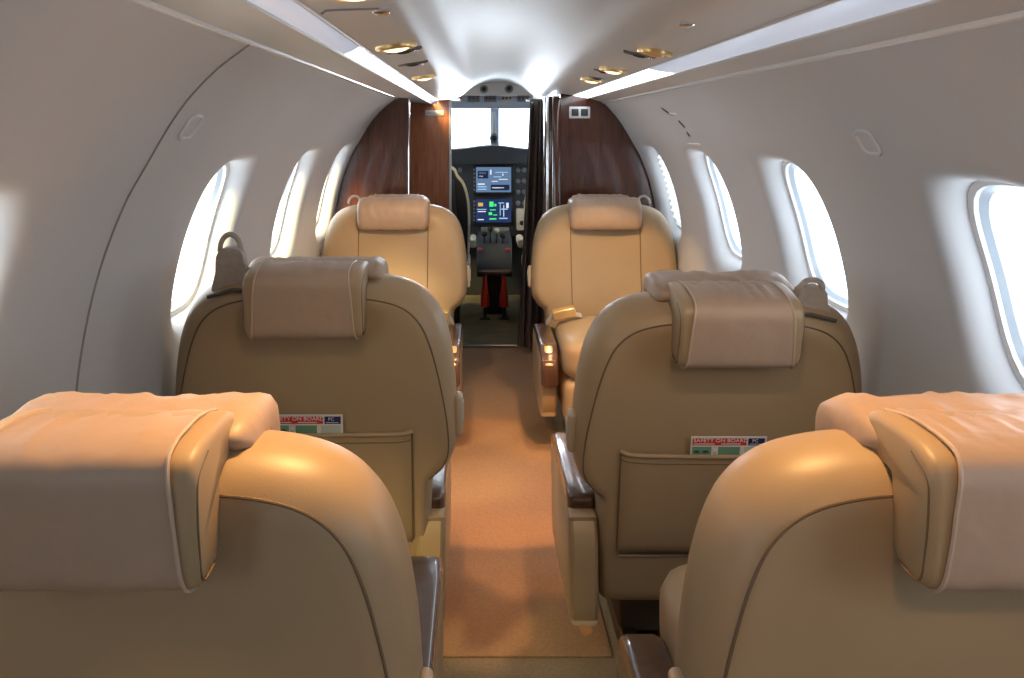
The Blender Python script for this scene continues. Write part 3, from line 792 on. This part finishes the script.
portal(((xa+xb)/2, yw+.08, (zt+zb_)/2), xb-xa, zt-zb_, (0, -1, 0))
# cockpit side windows let daylight on the crew seats
for P_, q in ((LP, 2), (RP, 3)):
    g = MB(); g.add(*sweep('x', P_[6:9], 5.0, 5.95, None)); wq = g.build('window_%d' % (WN[0]+q), M['glass']); struct(wq)
    f = MB(); x, z = P_[7]
    for yy in (5.0, 5.95): f.tube([(p[0], yy, p[1]) for p in P_[6:9]], .012, 8)
    for p in (P_[6], P_[8]): f.tube([(p[0], 5.0, p[1]), (p[0], 5.95, p[1])], .012, 8)
    f.build('window_frame', M['dgrey'], wq); wq.data.update()
    portal((x+(.04 if x > 0 else -.04), 5.47, z), .95, .26, (-x, 0, 0))
# compass hanging on the post
c = W(494, 138, 5.95)
e = empty('standby_compass', c, label='grey standby compass hanging from the windscreen centre post', cat='compass')
b = MB(); b.ball((0, 0, 0), (.058, .05, .07), 18); b.build('compass_bowl', M['mgrey'], e)
b = MB(); b.tube([(0, 0, .03), (0, .02, .10), (0, .06, .17)], [.012, .009, .009], 10); b.build('compass_stem', M['lgrey'], e)
b = MB(); b.lathe((0, -.02, 0), (0, -1, 0), [(.018, 0), (.018, .006), (.014, .008)], 18); b.build('compass_face', M['black'], e)
# instrument panel with glareshield
ip = empty('instrument_panel', (.09, 5.8, 0), label='dark cockpit instrument panel with two glowing screens under the glareshield', cat='instrument panel')
O = Vector((.09, 5.8, 0))
b = MB(); pol = [(-.52,.905),(.52,.905),(.52,.95),(.42,.982),(.2,.995),(.10,1.008),(0,1.016),(-.10,1.008),(-.2,.995),(-.42,.982),(-.52,.95)]
b.prism([(p.x, p.y) for p in catmull([(x, z, 0) for x, z in pol], 3, True)], -.17, .22, 'y', .006); b.build('glareshield', M['dgrey'], ip)
b = MB(); b.box((0, .03, .68), (1.06, .06, .50), .012); b.build('panel_body', M['glareblue'] if 0 else M['dgrey'], ip)
def rel(px, py, y=5.8): return W(px, py, y)-O
def screen(px0, py0, px1, py1, mat, marks, label):
    a = rel(px0, py1); c = rel(px1, py0); b = MB(); mid = (a+c)/2
    b.box((mid.x, -.006, mid.z), (c.x-a.x+.036, .03, c.z-a.z+.036), .006); d = b.build('display_unit', M['black'], ip); d['label'] = label
    b = MB(); b.box((mid.x, -.022, mid.z), (c.x-a.x, .003, c.z-a.z), .001, 1); b.build('display_glass', mat, d)
    for (u0, v0, u1, v1, mm) in marks:
        x0 = a.x+(c.x-a.x)*u0; x1 = a.x+(c.x-a.x)*u1; z0 = a.z+(c.z-a.z)*v0; z1 = a.z+(c.z-a.z)*v1
        b = MB(); b.box(((x0+x1)/2, -.0245, (z0+z1)/2), (x1-x0, .002, z1-z0), 0); b.build('display_mark', M[mm], d, smooth=False)
    for k in range(6):
        b = MB(); b.box((a.x-.011, -.022, a.z+(c.z-a.z)*(.1+.16*k)), (.012, .006, .016), .002); b.build('display_key', M['mgrey'], d)
rnd = random.Random(3)
mk = [(.05,.55,.35,.85,'s_navy'),(.08,.62,.20,.66,'s_white'),(.08,.75,.28,.78,'s_cyan'),(.42,.08,.95,.3,'s_navy'),(.46,.16,.8,.2,'s_white'),(.05,.1,.3,.14,'s_cyan'),(.05,.2,.3,.24,'s_cyan'),(.05,.3,.25,.35,'s_white'),(.45,.42,.62,.45,'s_white'),(.5,.6,.72,.63,'s_cyan'),(.65,.5,.9,.53,'s_white'),(.55,.78,.9,.81,'s_cyan'),(.40,.7,.44,.9,'s_white'),(.75,.66,.78,.74,'s_white')]
screen(476, 167, 511, 192, M['screenA'], mk, 'upper display with a pale blue map')
mk = [(.38,.68,.5,.9,'s_green'),(.52,.7,.58,.8,'s_green'),(.36,.32,.46,.44,'s_green'),(.49,.3,.6,.34,'s_green'),(.38,.12,.58,.18,'s_green'),(.4,.52,.56,.56,'s_green'),(.05,.1,.22,.14,'s_white'),(.05,.45,.28,.49,'s_white'),(.03,.55,.3,.58,'s_cyan'),(.06,.7,.2,.85,'s_amber'),(.68,.3,.7,.8,'s_cyan'),(.78,.25,.8,.75,'s_white'),(.66,.15,.9,.2,'s_cyan'),(.72,.55,.9,.6,'s_cyan'),(.86,.62,.93,.85,'s_white'),(.64,.82,.8,.86,'s_cyan')]
screen(476, 199, 511, 222, M['screenB'], mk, 'lower display with green and white figures')
for x0 in (452, 516):       # side instrument groups
    for i in range(2):
        for k in range(4):
            p = rel(x0+6*i+2, 170+11*k); b = MB(); b.lathe((p.x, -.001, p.z), (0, -1, 0), [(.016, 0), (.016, .010), (.012, .013)], 14); kb = b.build('knob', M['mgrey'], ip)
b = MB(); p = rel(521.5, 219); b.box((p.x, -.02, p.z), (.07, .05, .14), .008); ct = b.build('control_box', M['lgrey'], ip); ct['label'] = 'pale grey control box'
b = MB(); b.lathe((p.x, -.047, p.z-.02), (0, -1, 0), [(.015, 0), (.015, .01), (.01, .013)], 14); b.build('control_knob', M['black'], ct)
# radio stack below the screens
b = MB(); a = rel(481, 246); c = rel(509, 227); b.box(((a.x+c.x)/2, -.012, (a.z+c.z)/2), (c.x-a.x, .05, c.z-a.z), .005); rs = b.build('radio_stack', M['mgrey'], ip)
for i in range(3):
    for k in range(2):
        b = MB(); b.lathe((a.x+.04+.05*i, -.038, a.z+.03+.055*k), (0, -1, 0), [(.013, 0), (.013, .012), (.009, .015)], 14); b.build('radio_knob', M['black' if (i+k) % 2 else 'lgrey'], rs)
# centre pedestal
pc = W(494.5, 272, 5.35); PO = Vector((pc.x, 5.35, 0))
pd = empty('centre_pedestal', PO, label='centre pedestal with throttle levers between the pilot seats', cat='pedestal')
b = MB(); pol = [(0,.24),(.0,.30),(.05,.40),(.12,.45),(.36,.47),(.36,.24)]
b.prism(pol, -.105, .105, 'u', .006); b.build('pedestal_body', M['dgrey'], pd)
b = MB(); b.box((0, -.012, pc.z), (.205, .045, .035), .012, 3); b.build('pedestal_edge', M['armwood'], pd)
b = MB(); b.box((0, .20, .12), (.12, .24, .24), .01); b.build('pedestal_foot', M['black'], pd)
for u, h, mt in ((-.06, .06, 'black'), (-.025, .09, 'black'), (.015, .08, 'lgrey'), (.05, .05, 'black')):
    b = MB(); b.tube([(u, .10, .43), (u, .06, .43+h*.6), (u, .05, .42+h)], .006, 8); lv = b.build('lever', M['steel'], pd)
    b = MB(); b.ball((u, .05, .43+h), (.036, .03, .032), 12); b.build('lever_grip', M[mt], lv)
for u in (-.085, .078):
    b = MB(); b.ball((u, .02, .40), (.03, .03, .025), 12); b.build('trim_knob', M['red'], pd)
# red handles under the pedestal
for px, s in ((485, 'left'), (504, 'right')):
    t = W(px, 277, 5.25); z0 = W(px, 308, 5.25).z
    o = MB(); o.lathe((0, 0, 0), (0, 0, 1), [(.014, 0), (.026, .004), (.026, .06), (.020, .09), (.013, .14), (.012, t.z-z0)], 16)
    e = empty('fire_bottle', (t.x, 5.28, z0), label='red tapered bottle below the pedestal edge, %s one of the pair' % s, cat='bottle')
    o.build('bottle_body', M['red'], e)
    b = MB(); b.lathe((0, 0, t.z-z0), (0, 0, 1), [(.010, 0), (.012, .008), (.006, .014)], 12); b.build('bottle_cap', M['black'], e)
    b = MB(); b.tube([(0, 0, .002), (0, 0, -z0+.004)], .010, 8); b.tube([(-.03, 0, -z0+.006), (.03, 0, -z0+.006)], .007, 8); b.build('bottle_stand', M['black'], e)
# pilot seats
def crew_seat(xc, label, s):
    e = empty('pilot_seat', (xc, 5.0, 0), label=label, cat='seat')
    hf = [(0,.36),(.13,.36),(.178,.40),(.188,.55),(.184,.70),(.160,.80),(.125,.850),(.108,.885),(.07,.905),(0,.910)]
    p = catmull([(u, z, 0) for u, z in hf], 5); ol = [(q.x, q.y) for q in p]+[(-q.x, q.y) for q in p[-2:0:-1]]
    b = MB(); b.prism(ol, 0, .09, 'y', .014); bk = b.build('backrest', M['black'], e)
    ol2 = [(u*1.07, .63+(z-.63)*1.045) for u, z in ol]
    b = MB(); b.prism(ol2, .07, .13, 'y', .012); b.build('sheepskin_cover', M['sheepskin'], bk)
    b = MB(); b.box((0, .30, .33), (.40, .44, .13), puff=.01); b.build('seat_cushion', M['sheepskin'], e, angle=180)
    b = MB(); b.box((0, .26, .14), (.28, .30, .28), .02); b.build('seat_base', M['black'], e)
    b = MB(); b.tube([(s*.1, -.012, .84), (s*.12, -.014, .6), (s*.11, -.012, .42)], .012, 8); b.build('harness_strap', M['dgrey'], bk)
    for sg in (-1, 1):
        b = MB(); b.box((sg*.215, .22, .47), (.04, .26, .05), .015, 3); b.build('armrest', M['sheepskin'] if sg == s else M['black'], e)
crew_seat(-.245, 'black left pilot seat with white sheepskin edge, partly behind the wood panel', 1)
crew_seat(.46, 'right pilot seat with white sheepskin, mostly hidden behind the curtain', -1)

# ------------------------------------------------------------------ light
w = bpy.data.worlds.new('sky'); S.world = w; w.use_nodes = True
bg = w.node_tree.nodes['Background']; bg.inputs['Color'].default_value = (.86, .93, 1.0, 1); bg.inputs['Strength'].default_value = 4.2
su = bpy.data.lights.new('sun', 'SUN'); su.energy = 15.0; su.color = (1, .74, .28); su.angle = math.radians(28)
so = bpy.data.objects.new('sun', su); COL.objects.link(so); so.rotation_euler = Vector((.42, .75, -.75)).to_track_quat('-Z', 'Y').to_euler()
Lh = lights
spot(Lh[5], (XL+.02, .86, .80), 16, 62, .5, (1, .55, .20))
spot(Lh[6], (XR-.04, .88, .78), 11, 66, .6, (1, .55, .20))
spot(Lh[7], (XR-.05, .86, .55), 4.5, 75, .8, (1, .56, .26))
spot(Lh[6], (XR-.02, 1.72, .45), 5, 60, .8, (1, .72, .45))  # second beam from this lamp, added as fill on the middle right back
spot(Lh[5], (XL+.10, 1.72, .55), 3.5, 50, .9, (1, .74, .40))  # likewise an added fill beam, for the middle left back
spot(Lh[0], (.11, 2.55, 0), 24, 30, .3, (1, .48, .16))
spot(Lh[3], (.06, 2.85, 0), 42, 40, .2, (1, .46, .15))
spot(Lh[2], (.08, 2.2, 0), 16, 32, .3, (1, .48, .16))
spot(Lh[1], (XL, 3.30, .50), 22, 54, .4)
spot(Lh[4], (XR, 3.26, .45), 25, 54, .4)
# added wash lights, fixtures invented to brighten the front ends of the vault
for x, dx, nm in ((-.115, .05, 'left'), (.315, -.05, 'right')):
    e = empty('added_wash_light', (x, 4.585, top_z(x)-.004), label='small white wash light added to brighten the ceiling at the %s corner of the cockpit arch' % nm, cat='light')
    b = MB(); b.box((0, 0, -.004), (.055, .03, .014), .004, 3); b.build('housing', M['white'], e)
    b = MB(); b.box((0, -.016, -.004), (.045, .004, .009), .0015); b.build('lens', M['washglow'], e)
    li = bpy.data.lights.new('added_wash_beam', 'SPOT'); li.energy = 19; li.color = (.78, .89, 1); li.spot_size = math.radians(110); li.spot_blend = 1; li.shadow_soft_size = .10
    o = bpy.data.objects.new('added_wash_beam', li); COL.objects.link(o); o.location = (x+dx*.5, 4.55, top_z(x)-.03)
    o.rotation_euler = Vector((dx*2, -.8, .12)).to_track_quat('-Z', 'Y').to_euler()

# ------------------------------------------------------------------ camera
cam = bpy.data.cameras.new('camera'); co = bpy.data.objects.new('camera', cam); COL.objects.link(co)
co.location = (0, 0, CAMZ); co.rotation_euler = (PI/2, 0, 0); cam.sensor_width = 36; cam.lens = 900/1024*36
cam.shift_x = (512-478)/1024; cam.shift_y = (129-339)/1024; cam.clip_start = .02
S.camera = co
S.view_settings.view_transform = 'Standard'; S.view_settings.look = 'None'; S.view_settings.gamma = 1; S.view_settings.use_curve_mapping = False
S.view_settings.exposure = 0.36
